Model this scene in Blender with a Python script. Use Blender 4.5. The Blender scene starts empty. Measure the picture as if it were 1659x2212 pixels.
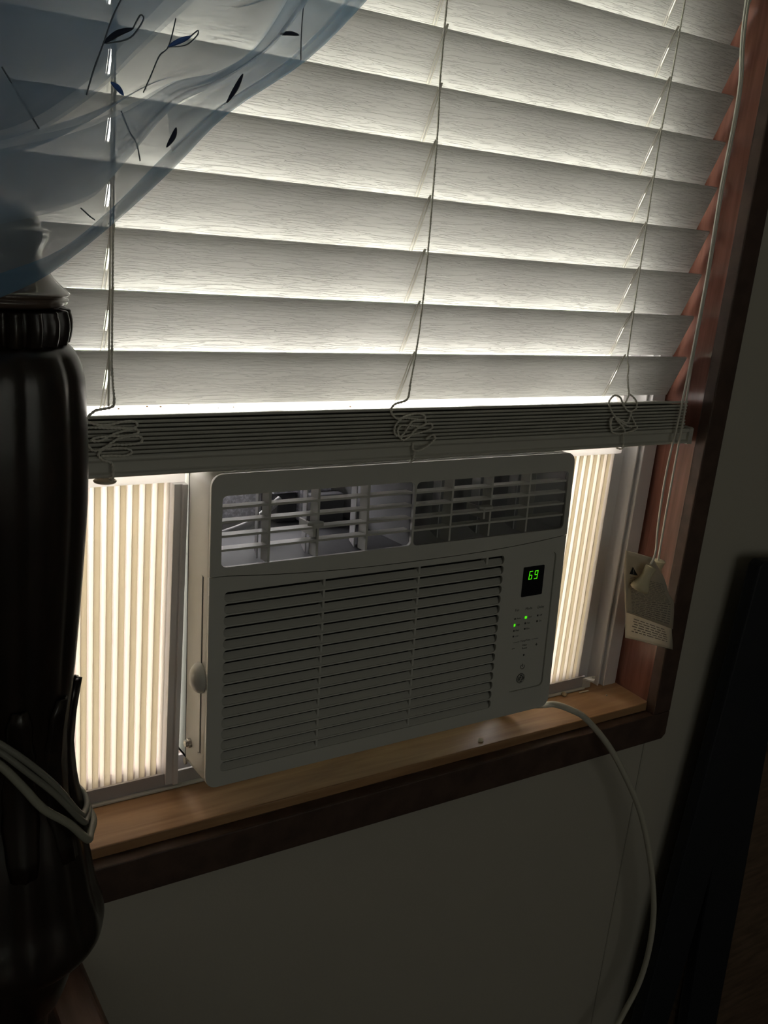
import bpy, bmesh, math, random
from mathutils import Vector, Matrix
random.seed(7)
C = bpy.context.scene.collection
SC = bpy.context.scene

# ------------------------------------------------------------------ camera
FPX = 2091.326
YAW, PIT, ROLL = 0.5928, 0.28779, 0.09588
fw = Vector((math.sin(YAW)*math.cos(PIT), math.cos(YAW)*math.cos(PIT), -math.sin(PIT)))
rt = Vector((math.cos(YAW), -math.sin(YAW), 0.0))
up = rt.cross(fw)
r2 = rt*math.cos(ROLL) + up*math.sin(ROLL)
u2 = -rt*math.sin(ROLL) + up*math.cos(ROLL)
cam = bpy.data.cameras.new('camera'); cam.sensor_fit = 'HORIZONTAL'; cam.sensor_width = 36.0
cam.lens = 36.0*FPX/1659.0; cam.clip_start = 0.02; cam.clip_end = 200
co = bpy.data.objects.new('camera', cam); C.objects.link(co)
M = Matrix.Identity(4)
for i in range(3):
    M[i][0] = r2[i]; M[i][1] = u2[i]; M[i][2] = -fw[i]
M[0][3], M[1][3], M[2][3] = -0.3115, -0.7058, 0.5002
co.matrix_world = M
SC.camera = co

# ------------------------------------------------------------------ world, exposure
SKY = 16.0
w = bpy.data.worlds.new('overcast_sky'); SC.world = w; w.use_nodes = True
nt = w.node_tree; bg = nt.nodes['Background']
bg.inputs[0].default_value = (1.0, 0.958, 0.938, 1); bg.inputs[1].default_value = SKY
SC.view_settings.view_transform = 'Standard'; SC.view_settings.look = 'None'
SC.view_settings.exposure = 0.0; SC.view_settings.gamma = 1.0; SC.view_settings.use_curve_mapping = False

def portal(name, loc, rot, sx, sz):
    l = bpy.data.lights.new(name, 'AREA'); l.shape = 'RECTANGLE'; l.size = sx; l.size_y = sz
    l.cycles.is_portal = True
    o = bpy.data.objects.new(name, l); C.objects.link(o); o.location = loc; o.rotation_euler = rot
    return o
portal('daylight_portal', (0.207, 0.16, 0.57), (-math.pi/2, 0, 0), 0.80, 1.24)

# ------------------------------------------------------------------ materials
MATS = {}
def principled(name, col, rough=0.5, **kw):
    if name in MATS: return MATS[name]
    m = bpy.data.materials.new(name); m.use_nodes = True
    b = m.node_tree.nodes['Principled BSDF']
    b.inputs['Base Color'].default_value = (*col, 1); b.inputs['Roughness'].default_value = rough
    for k, v in kw.items(): b.inputs[k].default_value = v
    MATS[name] = m; return m
def node(m, t, **kw):
    n = m.node_tree.nodes.new(t)
    for k, v in kw.items(): setattr(n, k, v)
    return n
def noise_col(m, c1, c2, scale=(1,1,1), nscale=5.0, detail=6, lo=0.35, hi=0.65, dist=0.0):
    L = m.node_tree.links; b = m.node_tree.nodes['Principled BSDF']
    tc = node(m, 'ShaderNodeTexCoord'); mp = node(m, 'ShaderNodeMapping'); mp.inputs['Scale'].default_value = scale
    no = node(m, 'ShaderNodeTexNoise'); no.inputs['Scale'].default_value = nscale; no.inputs['Detail'].default_value = detail
    no.inputs['Distortion'].default_value = dist
    cr = node(m, 'ShaderNodeValToRGB'); cr.color_ramp.elements[0].position = lo; cr.color_ramp.elements[1].position = hi
    cr.color_ramp.elements[0].color = (*c1, 1); cr.color_ramp.elements[1].color = (*c2, 1)
    L.new(tc.outputs['Object'], mp.inputs[0]); L.new(mp.outputs[0], no.inputs['Vector']); L.new(no.outputs['Fac'], cr.inputs[0])
    L.new(cr.outputs[0], b.inputs['Base Color'])
    return no
def noise_bump(m, scale=(1,1,1), nscale=50.0, strength=0.3, dist=0.001, detail=4, distortion=0.0, ramp=None):
    L = m.node_tree.links; b = m.node_tree.nodes['Principled BSDF']
    tc = node(m, 'ShaderNodeTexCoord'); mp = node(m, 'ShaderNodeMapping'); mp.inputs['Scale'].default_value = scale
    no = node(m, 'ShaderNodeTexNoise'); no.inputs['Scale'].default_value = nscale; no.inputs['Detail'].default_value = detail
    no.inputs['Distortion'].default_value = distortion
    bp = node(m, 'ShaderNodeBump'); bp.inputs['Strength'].default_value = strength; bp.inputs['Distance'].default_value = dist
    L.new(tc.outputs['Object'], mp.inputs[0]); L.new(mp.outputs[0], no.inputs['Vector'])
    src = no.outputs['Fac']
    if ramp:
        cr = node(m, 'ShaderNodeValToRGB'); cr.color_ramp.elements[0].position = ramp[0]; cr.color_ramp.elements[1].position = ramp[1]
        L.new(src, cr.inputs[0]); src = cr.outputs[0]
    L.new(src, bp.inputs['Height']); L.new(bp.outputs[0], b.inputs['Normal'])

plastic = principled('white_plastic', (0.62, 0.615, 0.58), 0.42)
noise_bump(plastic, nscale=900, strength=0.10, dist=0.0004, detail=2)
plastic_in = principled('inner_plastic', (0.50, 0.50, 0.52), 0.5)
foam = principled('speckled_foam', (0.55, 0.55, 0.62), 0.8)
noise_col(foam, (0.50, 0.50, 0.58), (0.80, 0.80, 0.90), nscale=330, detail=3, lo=0.42, hi=0.62)
coil = principled('coil_grey', (0.22, 0.22, 0.235), 0.6)
duct_dark = principled('duct_dark', (0.07, 0.07, 0.08), 0.6)
filt = principled('filter_black', (0.015, 0.015, 0.017), 0.8)
blackglass = principled('display_black', (0.006, 0.007, 0.012), 0.15)
ink = principled('print_ink', (0.05, 0.05, 0.05), 0.6)
logo_grey = principled('logo_grey', (0.10, 0.10, 0.10), 0.4)
led = principled('green_led', (0.02, 0.2, 0.0), 0.4)
led.node_tree.nodes['Principled BSDF'].inputs['Emission Color'].default_value = (0.09, 1.0, 0.005, 1)
led.node_tree.nodes['Principled BSDF'].inputs['Emission Strength'].default_value = 0.85
screw_m = principled('screw_steel', (0.45, 0.43, 0.40), 0.3, Metallic=0.9)

slat_m = principled('slat_vinyl', (0.80, 0.785, 0.77), 0.42)
noise_bump(slat_m, scale=(16, 260, 260), nscale=1.7, strength=0.85, dist=0.0010, detail=4, distortion=1.2, ramp=(0.46, 0.54))
def add_translucent(m, col, fac):
    n_ = m.node_tree; b = n_.nodes['Principled BSDF']; out = n_.nodes['Material Output']
    t_ = n_.nodes.new('ShaderNodeBsdfTranslucent'); t_.inputs[0].default_value = (*col, 1); mx_ = n_.nodes.new('ShaderNodeMixShader'); mx_.inputs[0].default_value = fac
    n_.links.new(b.outputs[0], mx_.inputs[1]); n_.links.new(t_.outputs[0], mx_.inputs[2]); n_.links.new(mx_.outputs[0], out.inputs[0])
add_translucent(slat_m, (0.87, 0.85, 0.83), 0.20)
rail_m = principled('rail_vinyl', (0.60, 0.59, 0.54), 0.4)
plug_m = principled('plug_cream', (0.75, 0.70, 0.62), 0.5)
add_translucent(plug_m, (0.8, 0.74, 0.66), 0.35)
cord_m = principled('cord_cotton', (0.80, 0.77, 0.70), 0.9)
tassel_m = principled('tassel_cream', (0.72, 0.64, 0.44), 0.45)
paper = principled('tag_paper', (0.74, 0.70, 0.62), 0.8)
add_translucent(paper, (0.8, 0.75, 0.66), 0.5)
paper_ink = principled('tag_ink', (0.30, 0.28, 0.25), 0.8)
paper_black = principled('tag_black', (0.02, 0.02, 0.02), 0.8)

sill_m = principled('sill_wood', (0.36, 0.2, 0.1), 0.45)
noise_col(sill_m, (0.30, 0.155, 0.075), (0.52, 0.32, 0.165), scale=(3, 30, 30), nscale=2.2, detail=7, lo=0.3, hi=0.7, dist=0.6)
jamb_m = principled('jamb_wood_lit', (0.26, 0.11, 0.08), 0.2)  # same wood as the casing, with its light put into a brighter colour
noise_col(jamb_m, (0.18, 0.070, 0.050), (0.31, 0.135, 0.10), scale=(40, 40, 3), nscale=3, detail=6, lo=0.3, hi=0.72, dist=0.5)
case_m = principled('casing_wood_shaded', (0.08, 0.05, 0.04), 0.55)  # same wood as the jamb, with shade put into a darker colour
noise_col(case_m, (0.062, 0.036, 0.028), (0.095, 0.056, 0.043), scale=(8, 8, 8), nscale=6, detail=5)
vinyl = principled('window_vinyl', (0.74, 0.72, 0.74), 0.3)
MATS['sash'] = None
track_m = principled('track_metal', (0.46, 0.43, 0.44), 0.4)
caulk = principled('caulk', (0.62, 0.60, 0.56), 0.8)
wall_m = principled('wall_paint', (0.50, 0.475, 0.42), 0.75)
noise_bump(wall_m, nscale=260, strength=0.25, dist=0.0006, detail=3)
room_m = principled('room_paint', (0.40, 0.37, 0.32), 0.9)
floor_m = principled('carpet_brown', (0.13, 0.10, 0.075), 0.95)
noise_col(floor_m, (0.09, 0.07, 0.05), (0.16, 0.125, 0.095), nscale=120, detail=3)
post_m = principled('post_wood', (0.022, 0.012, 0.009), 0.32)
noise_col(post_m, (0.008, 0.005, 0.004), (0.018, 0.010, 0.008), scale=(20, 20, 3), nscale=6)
finial_m = principled('finial_wood', (0.10, 0.07, 0.055), 0.3); finial_m.node_tree.nodes['Principled BSDF'].inputs['Coat Weight'].default_value = 1.0
post_m.node_tree.nodes['Principled BSDF'].inputs['Coat Weight'].default_value = 0.35; post_m.node_tree.nodes['Principled BSDF'].inputs['Coat Roughness'].default_value = 0.22
rail_wood = principled('bed_rail_wood', (0.14, 0.075, 0.055), 0.45)
noise_col(rail_wood, (0.10, 0.05, 0.036), (0.17, 0.09, 0.068), scale=(20, 3, 20), nscale=5)
cable_m = principled('cable_grey', (0.22, 0.22, 0.19), 0.5)
cable_pale = principled('cable_pale', (0.33, 0.33, 0.27), 0.5)
cordw = principled('cord_white', (0.58, 0.56, 0.48), 0.45)
navy = principled('navy_black', (0.012, 0.015, 0.022), 0.55)
brown_cab = principled('cabinet_brown', (0.16, 0.105, 0.07), 0.55)
noise_col(brown_cab, (0.12, 0.078, 0.05), (0.20, 0.13, 0.09), scale=(6, 6, 40), nscale=3)
speck_m = principled('dirt', (0.16, 0.10, 0.05), 0.9)
crumb_m = principled('crumb_tan', (0.55, 0.42, 0.28), 0.8)
flake_m = principled('flake_cream', (0.62, 0.55, 0.42), 0.8)
grass = principled('grass', (0.12, 0.2, 0.08), 0.95)
noise_col(grass, (0.10, 0.125, 0.075), (0.21, 0.24, 0.16), nscale=2.5, detail=6)
embro_navy = principled('embroidery_navy', (0.03, 0.04, 0.08), 0.8)
embro_blue = principled('embroidery_blue', (0.10, 0.22, 0.65), 0.8)
embro_grey = principled('embroidery_grey', (0.16, 0.20, 0.26), 0.8)

def sheer(name, col, alpha, trans=0.5):
    m = bpy.data.materials.new(name); m.use_nodes = True; n = m.node_tree; n.nodes.clear(); L = n.links
    out = n.nodes.new('ShaderNodeOutputMaterial')
    d = n.nodes.new('ShaderNodeBsdfDiffuse'); d.inputs[0].default_value = (*col, 1)
    t = n.nodes.new('ShaderNodeBsdfTranslucent'); t.inputs[0].default_value = (*col, 1)
    m1 = n.nodes.new('ShaderNodeMixShader'); m1.inputs[0].default_value = trans
    L.new(d.outputs[0], m1.inputs[1]); L.new(t.outputs[0], m1.inputs[2])
    if alpha < 1:
        tr = n.nodes.new('ShaderNodeBsdfTransparent'); m2 = n.nodes.new('ShaderNodeMixShader')
        lw = n.nodes.new('ShaderNodeLayerWeight'); lw.inputs[0].default_value = 0.25
        ma = n.nodes.new('ShaderNodeMath'); ma.operation = 'MULTIPLY_ADD'; ma.inputs[1].default_value = 0.5; ma.inputs[2].default_value = alpha
        ma.use_clamp = True
        L.new(lw.outputs['Facing'], ma.inputs[0]); L.new(ma.outputs[0], m2.inputs[0])
        L.new(tr.outputs[0], m2.inputs[1]); L.new(m1.outputs[0], m2.inputs[2]); L.new(m2.outputs[0], out.inputs[0])
    else:
        L.new(m1.outputs[0], out.inputs[0])
    return m
voile = sheer('voile_blue', (0.52, 0.66, 0.84), 0.33, 0.74)
voile_hem = sheer('voile_hem', (0.15, 0.32, 0.52), 0.55, 0.55)
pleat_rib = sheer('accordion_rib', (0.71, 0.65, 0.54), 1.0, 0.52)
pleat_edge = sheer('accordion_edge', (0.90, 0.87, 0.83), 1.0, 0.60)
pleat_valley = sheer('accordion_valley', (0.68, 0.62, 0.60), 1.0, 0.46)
sash_vinyl = sheer('sash_vinyl', (0.92, 0.90, 0.89), 1.0, 0.6)

glass = bpy.data.materials.new('window_glass'); glass.use_nodes = True
n = glass.node_tree; n.nodes.clear()
o_ = n.nodes.new('ShaderNodeOutputMaterial'); tr = n.nodes.new('ShaderNodeBsdfTransparent'); tr.inputs[0].default_value = (0.93, 0.95, 0.93, 1)
gl = n.nodes.new('ShaderNodeBsdfGlossy'); gl.inputs['Roughness'].default_value = 0.02; mx = n.nodes.new('ShaderNodeMixShader'); mx.inputs[0].default_value = 0.06
n.links.new(tr.outputs[0], mx.inputs[1]); n.links.new(gl.outputs[0], mx.inputs[2]); n.links.new(mx.outputs[0], o_.inputs[0])

dimmer_m = bpy.data.materials.new('fill_dimmer_tint'); dimmer_m.use_nodes = True  # tint that dims the light of the added rear window
n = dimmer_m.node_tree; n.nodes.clear()
o_ = n.nodes.new('ShaderNodeOutputMaterial'); tr = n.nodes.new('ShaderNodeBsdfTransparent'); tr.inputs[0].default_value = (0.205, 0.205, 0.196, 1)
n.links.new(tr.outputs[0], o_.inputs[0])

# ------------------------------------------------------------------ mesh helpers
class MB:
    def __init__(s): s.v = []; s.f = []
    def add(s, vs, fs):
        b = len(s.v); s.v += [tuple(v) for v in vs]; s.f += [tuple(i+b for i in f) for f in fs]; return s
    def box(s, x0, x1, y0, y1, z0, z1):
        return s.add([(x0,y0,z0),(x1,y0,z0),(x1,y1,z0),(x0,y1,z0),(x0,y0,z1),(x1,y0,z1),(x1,y1,z1),(x0,y1,z1)],
                     [(0,3,2,1),(4,5,6,7),(0,1,5,4),(1,2,6,5),(2,3,7,6),(3,0,4,7)])
    def prism(s, poly, d0, d1, axis='x'):
        """poly: list of 2D points, extruded along axis from d0 to d1"""
        n = len(poly)
        def P(a, b, d): return {'x': (d, a, b), 'y': (a, d, b), 'z': (a, b, d)}[axis]
        vs = [P(a, b, d0) for a, b in poly] + [P(a, b, d1) for a, b in poly]
        fs = [tuple(range(n)), tuple(range(2*n-1, n-1, -1))] + [(i, i+n, (i+1) % n + n, (i+1) % n) for i in range(n)]
        return s.add(vs, fs)
    def tube(s, pts, r, n=8, caps=True):
        pts = [Vector(p) for p in pts]; k = len(pts); rr = r if isinstance(r, (list, tuple)) else [r]*k
        up0 = None; vs = []; fs = []
        for i, p in enumerate(pts):
            t = (pts[min(i+1, k-1)] - pts[max(i-1, 0)])
            t = t.normalized() if t.length > 1e-9 else Vector((0, 0, 1))
            if up0 is None:
                a = Vector((0, 0, 1)) if abs(t.z) < 0.9 else Vector((1, 0, 0)); up0 = t.cross(a).normalized()
            up0 = (up0 - t*up0.dot(t)).normalized(); bi = t.cross(up0)
            for j in range(n):
                a = 2*math.pi*j/n; vs.append(p + (up0*math.cos(a) + bi*math.sin(a))*rr[i])
        for i in range(k-1):
            for j in range(n):
                fs.append((i*n+j, i*n+(j+1) % n, (i+1)*n+(j+1) % n, (i+1)*n+j))
        if caps: fs += [tuple(range(n-1, -1, -1)), tuple((k-1)*n+j for j in range(n))]
        return s.add(vs, fs)
    def lathe(s, prof, n=48, c=(0, 0, 0), mod=None, closed=True):
        vs = []; fs = []
        for i, (r, z) in enumerate(prof):
            for j in range(n):
                a = 2*math.pi*j/n; q = mod(a, z, r) if mod else r
                vs.append((c[0]+q*math.cos(a), c[1]+q*math.sin(a), c[2]+z))
        for i in range(len(prof)-1):
            for j in range(n):
                fs.append((i*n+j, i*n+(j+1) % n, (i+1)*n+(j+1) % n, (i+1)*n+j))
        if closed: fs += [tuple(range(n-1, -1, -1)), tuple((len(prof)-1)*n+j for j in range(n))]
        return s.add(vs, fs)
    def mesh(s, name, smooth=False):
        me = bpy.data.meshes.new(name); me.from_pydata(s.v, [], s.f); me.update()
        bm = bmesh.new(); bm.from_mesh(me); bmesh.ops.recalc_face_normals(bm, faces=bm.faces[:]); bm.to_mesh(me); bm.free()
        if smooth: me.shade_smooth()
        return me

def place(name, me, m, parent=None, local=False):
    """link a mesh given in world coordinates (or the parent's own, if local) as one object with its origin at its middle"""
    xs = [v.co for v in me.vertices]
    c = Vector([(min(q[i] for q in xs)+max(q[i] for q in xs))/2 for i in range(3)])
    me.transform(Matrix.Translation(-c))
    o = bpy.data.objects.new(name, me); C.objects.link(o)
    if m: me.materials.clear(); me.materials.append(m)
    o.location = c
    if parent:
        o.parent = parent
        if not local:
            pm = Matrix.Identity(4); q = parent; chain = []
            while q: chain.append(q); q = q.parent
            for q in reversed(chain): pm = pm @ q.matrix_parent_inverse @ q.matrix_basis
            o.matrix_parent_inverse = pm.inverted()
    return o
def obj(name, mb, m, parent=None, smooth=False, local=False, bevel=0.0, seg=2, angle=30):
    o = place(name, mb.mesh(name, smooth), m, parent, local)
    if bevel:
        b = o.modifiers.new('bevel', 'BEVEL'); b.width = bevel; b.segments = seg; b.limit_method = 'ANGLE'; b.angle_limit = math.radians(angle)
    return o
def empty(name, loc=(0, 0, 0), rot=(0, 0, 0)):
    o = bpy.data.objects.new(name, None); C.objects.link(o); o.location = loc; o.rotation_euler = rot
    o.empty_display_size = 0.03; return o
def tag(o, label, cat, group=None):
    o['label'] = label; o['category'] = cat
    if group: o['group'] = group
    return o
def struct(o): o['kind'] = 'structure'; return o
def smooth_path(pts, n=6):
    P = [Vector(p) for p in pts]; out = []
    for i in range(len(P)-1):
        p0 = P[max(i-1, 0)]; p1 = P[i]; p2 = P[i+1]; p3 = P[min(i+2, len(P)-1)]
        for k in range(n):
            t = k/n
            out.append(0.5*((2*p1) + (p2-p0)*t + (2*p0-5*p1+4*p2-p3)*t*t + (3*p1-p0-3*p2+p3)*t*t*t))
    out.append(P[-1]); return out
def rrect(x0, x1, z0, z1, r, n=5):
    pts = []
    for cx, cz, a0 in ((x1-r, z1-r, 0), (x0+r, z1-r, 90), (x0+r, z0+r, 180), (x1-r, z0+r, 270)):
        for k in range(n+1):
            a = math.radians(a0 + 90*k/n); pts.append((cx+r*math.cos(a), cz+r*math.sin(a)))
    return pts
def plate_mesh(name, outline, holes, y0, y1):
    """a flat plate in the x-z plane with holes, between depths y0 and y1"""
    cu = bpy.data.curves.new('tmp', 'CURVE'); cu.dimensions = '2D'; cu.fill_mode = 'BOTH'; cu.extrude = abs(y1-y0)/2
    for poly in [outline]+holes:
        sp = cu.splines.new('POLY'); sp.points.add(len(poly)-1); sp.use_cyclic_u = True
        for p, (a, b) in zip(sp.points, poly): p.co = (a, b, 0, 1)
    o = bpy.data.objects.new('tmp', cu); C.objects.link(o)
    dg = bpy.context.evaluated_depsgraph_get(); me = bpy.data.meshes.new_from_object(o.evaluated_get(dg))
    bpy.data.objects.remove(o); bpy.data.curves.remove(cu)
    yc = (y0+y1)/2
    for v in me.vertices: v.co = Vector((v.co.x, yc - v.co.z, v.co.y))
    bm = bmesh.new(); bm.from_mesh(me); bmesh.ops.remove_doubles(bm, verts=bm.verts[:], dist=1e-6)
    bmesh.ops.recalc_face_normals(bm, faces=bm.faces[:]); bm.to_mesh(me); bm.free(); me.name = name
    return me
def text_mesh(s, size, x, y, z, align='CENTER', shear=0.0, squash=1.0):
    cu = bpy.data.curves.new('tmp', 'FONT'); cu.body = s; cu.size = size; cu.align_x = align; cu.extrude = 0.00004; cu.shear = shear
    o = bpy.data.objects.new('tmp', cu); C.objects.link(o)
    dg = bpy.context.evaluated_depsgraph_get(); me = bpy.data.meshes.new_from_object(o.evaluated_get(dg))
    bpy.data.objects.remove(o); bpy.data.curves.remove(cu)
    for v in me.vertices: v.co = Vector((v.co.x*squash + x, y - v.co.z, v.co.y + z))
    return me

# ------------------------------------------------------------------ the room
XL, XR = -0.178, 0.594            # window opening between the jambs
ZS, ZT = -0.0368, 1.165           # sill top, head
YW, YWALL = -0.006, 0.009         # casing face, wall face
FLOOR, CEIL = -0.80, 1.55
RX0, RX1, RY = -1.55, 1.30, -3.0
wf = MB()
wf.box(RX0, XL-0.02, 0.0135, 0.15, FLOOR, CEIL); wf.box(XR+0.02, RX1, 0.0135, 0.15, FLOOR, CEIL)
wf.box(XL-0.02, XR+0.02, 0.0135, 0.15, FLOOR, ZS-0.02); wf.box(XL-0.02, XR+0.02, 0.0135, 0.15, ZT+0.02, CEIL)
wall_front = struct(obj('wall_front', wf, wall_m))
def panel(x0, x1, z0, z1): obj('wall_panel', MB().box(x0, x1, YWALL, 0.0133, z0, z1), wall_m, wall_front, bevel=0.0012, seg=1)
panel(-0.62, 0.5995, FLOOR, -0.06); panel(0.6008, RX1, FLOOR, CEIL); panel(RX0, -0.6213, FLOOR, CEIL)
panel(-0.62, XL-0.012, -0.0587, CEIL); panel(XL-0.011, 0.5995, ZT+0.012, CEIL)
struct(obj('floor', MB().box(RX0-0.1, RX1+0.1, RY-0.1, 0.2, FLOOR-0.1, FLOOR), floor_m))
struct(obj('ceiling', MB().box(RX0-0.1, RX1+0.1, RY-0.1, 0.2, CEIL, CEIL+0.1), room_m))
struct(obj('wall_left', MB().box(RX0-0.1, RX0, RY-0.1, 0.15, FLOOR, CEIL), room_m))
struct(obj('wall_right', MB().box(RX1, RX1+0.1, RY-0.1, 0.15, FLOOR, CEIL), room_m))
# rear wall with an added, unseen window that gives the room dim fill light
BX0, BX1, BZ0, BZ1 = -1.10, 0.90, -0.10, 1.30
wb = MB()
wb.box(RX0, BX0, RY-0.1, RY, FLOOR, CEIL); wb.box(BX1, RX1, RY-0.1, RY, FLOOR, CEIL)
wb.box(BX0, BX1, RY-0.1, RY, FLOOR, BZ0); wb.box(BX0, BX1, RY-0.1, RY, BZ1, CEIL)
struct(obj('wall_rear', wb, room_m))
portal('daylight_portal', ((BX0+BX1)/2, RY-0.12, (BZ0+BZ1)/2), (math.pi/2, 0, 0), BX1-BX0, BZ1-BZ0)
fill_win = struct(empty('added_fill_window', ((BX0+BX1)/2, RY-0.05, BZ0)))
f2 = MB()
f2.box(BX0, BX0+0.03, RY-0.08, RY-0.03, BZ0, BZ1); f2.box(BX1-0.03, BX1, RY-0.08, RY-0.03, BZ0, BZ1)
f2.box(BX0, BX1, RY-0.08, RY-0.03, BZ0, BZ0+0.03); f2.box(BX0, BX1, RY-0.08, RY-0.03, BZ1-0.03, BZ1)
obj('frame', f2, vinyl, fill_win)
obj('pane', MB().box(BX0+0.03, BX1-0.03, RY-0.058, RY-0.054, BZ0+0.03, BZ1-0.03), glass, fill_win)
obj('fill_dimmer', MB().box(BX0+0.03, BX1-0.03, RY-0.047, RY-0.046, BZ0+0.03, BZ1-0.03), dimmer_m, fill_win)  # unseen tinted sheet added to weaken the fill light

# casing around the window
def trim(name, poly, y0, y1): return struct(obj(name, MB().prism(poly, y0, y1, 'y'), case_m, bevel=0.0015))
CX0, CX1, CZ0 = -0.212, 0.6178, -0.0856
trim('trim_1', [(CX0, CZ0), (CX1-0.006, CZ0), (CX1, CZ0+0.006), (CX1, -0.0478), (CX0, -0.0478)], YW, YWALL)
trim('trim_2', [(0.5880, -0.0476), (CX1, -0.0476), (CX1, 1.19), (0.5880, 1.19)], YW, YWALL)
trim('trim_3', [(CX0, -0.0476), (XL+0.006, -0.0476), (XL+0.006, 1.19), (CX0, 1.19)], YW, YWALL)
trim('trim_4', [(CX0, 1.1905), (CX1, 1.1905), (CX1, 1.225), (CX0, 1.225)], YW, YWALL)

# ------------------------------------------------------------------ the window itself
win = struct(empty('window_1', (0.207, 0.06, ZS)))
obj('sill', MB().box(XL, XR-0.002, 0.0074, 0.115, ZS-0.011, ZS), sill_m, win, bevel=0.0012)
obj('sub_sill', MB().box(XL, XR, YWALL, 0.15, ZS-0.02, ZS-0.0113), case_m, win)
obj('jamb', MB().box(XR-0.002, XR+0.018, YWALL, 0.15, ZS-0.011, ZT), jamb_m, win)
obj('jamb', MB().box(XL-0.018, XL, YWALL, 0.15, ZS-0.011, ZT), jamb_m, win)
obj('head', MB().box(XL, XR, YWALL, 0.15, ZT, ZT+0.018), jamb_m, win)
# vinyl side frames, stepped
def side(sgn, xo):
    X = lambda d: xo - sgn*d
    p = [(X(0), 0.0635), (X(0.0215), 0.0635), (X(0.0225), 0.071), (X(0.026), 0.071), (X(0.0265), 0.067), (X(0.0285), 0.067), (X(0.0295), 0.086),
         (X(0.049), 0.087), (X(0.0495), 0.080), (X(0.0525), 0.080), (X(0.0535), 0.092), (X(0.056), 0.092), (X(0.056), 0.13), (X(0), 0.13)]
    obj('side_frame', MB().prism(p, ZS, ZT, 'z'), vinyl, win, bevel=0.0006, seg=1)
side(1, 0.5895); side(-1, XL+0.001)
obj('bottom_track', MB().prism([(0.0695, ZS+0.0005), (0.0695, ZS+0.0165), (0.072, ZS+0.0165), (0.072, ZS+0.004), (0.090, ZS+0.004), (0.090, ZS+0.02), (0.094, ZS+0.02), (0.094, ZS+0.0005)], XL+0.03, XR-0.055, 'x'), track_m, win)
obj('caulk_bead', MB().box(XL+0.03, XR-0.056, 0.0655, 0.0700, ZS+0.0002, ZS+0.003), caulk, win, bevel=0.001)
# raised sash: bottom rail, stiles, muntins, pane
SX0, SX1 = XL+0.045, XR-0.055
obj('sash_rail', MB().prism([(0.086, 0.279), (0.086, 0.325), (0.092, 0.3345), (0.112, 0.3345), (0.112, 0.279)], SX0, SX1, 'x'), sash_vinyl, win, bevel=0.001)
for a, b in ((SX0, SX0+0.035), (SX1-0.035, SX1)): obj('sash_stile', MB().box(a, b, 0.087, 0.112, 0.3347, 1.12), vinyl, win, bevel=0.001)
obj('sash_rail', MB().box(SX0, SX1, 0.087, 0.112, 1.1203, ZT), vinyl, win, bevel=0.001)
for x in (0.0941, 0.3383): obj('muntin', MB().box(x-0.0085, x+0.0085, 0.094, 0.106, 0.3347, 1.12), vinyl, win, bevel=0.001)
obj('pane', MB().box(SX0+0.035, SX1-0.035, 0.0995, 0.1005, 0.3347, 1.12), glass, win)
sp = MB(); rs = random.Random(5)
for x in (-0.055, -0.030, -0.018, -0.004, 0.008, 0.022, 0.035, 0.050, 0.150, 0.172, 0.262, 0.290, 0.318, 0.334, 0.339, 0.362):
    t_ = rs.uniform(0.1, 0.9); y_, z_ = 0.0858+0.006*t_, 0.3252+0.0092*t_; r_ = rs.uniform(0.0004, 0.0011)
    sp.lathe([(0.0, -r_*0.6), (r_, -r_*0.2), (r_*0.8, r_*0.4), (0.0, r_*0.7)], 7, (x, y_, z_), closed=False)
o = obj('dirt_specks', sp, speck_m, win); o['kind'] = 'stuff'

# ------------------------------------------------------------------ outside
struct(obj('sky_blocker', MB().box(-4, 4, 0.151, 0.90, 1.26, 1.32), room_m))  # unseen overhang added to keep skylight off the upper slats
struct(obj('ground', MB().box(-30, 30, 0.6, 60, -1.2, -1.1), grass))

# ------------------------------------------------------------------ air conditioner (own axes: x right, y out of the room, z up; leaning back)
TILT = 0.0549; W, H = 0.41, 0.2895
ac = tag(empty('air_conditioner', (0, 0, 0), (-TILT, 0, 0)), 'white window air conditioner with a lit green 69 display, sitting on the wooden sill', 'air conditioner')
def A(name, mb, m, **kw): return obj(name, mb, m, kw.pop('parent', ac), local=True, **kw)
def Ap(name, me, m, bevel=0.0, parent=None, seg=2, weights=None):
    if weights:
        # round the outer rim broadly, the seam and the openings only a little
        outer = {(round(a, 5), round(b, 5)) for a, b in weights[0]}; yf = weights[1]
        att = me.attributes.new('bevel_weight_edge', 'FLOAT', 'EDGE')
        bm = bmesh.new(); bm.from_mesh(me); bm.edges.ensure_lookup_table()
        ws = []
        for e in bm.edges:
            a, b = e.verts; w_ = 0.0
            if abs(a.co.y-yf) < 1e-5 and abs(b.co.y-yf) < 1e-5 and len(e.link_faces) == 2 and e.calc_face_angle(0) > 0.7:
                if all((round(v.co.x, 5), round(v.co.z, 5)) in outer for v in (a, b)):
                    w_ = 0.18 if all(abs(v.co.z-seam(v.co.x)) < 0.001 for v in (a, b)) else 1.0
                else: w_ = 0.55 if (a.co.x+b.co.x)/2 > 0.34 and a.co.z < 0.19 else 0.15
            ws.append(w_)
        bm.free()
        att.data.foreach_set('value', ws)
    o = place(name, me, m, ac, True) if parent is None else place(name, me, m, parent, False)
    if weights:
        b = o.modifiers.new('bevel', 'BEVEL'); b.width = bevel; b.segments = 3; b.limit_method = 'WEIGHT'
    elif bevel:
        b = o.modifiers.new('bevel', 'BEVEL'); b.width = bevel; b.segments = seg; b.limit_method = 'ANGLE'; b.angle_limit = math.radians(40)
    return o
def Achild(name, me, m, par):
    """a sub-part: mesh in the machine's own axes, parented to a part whose origin is par.location"""
    o = place(name, me, m); o.parent = par; o.location = o.location - par.location; return o
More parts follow.
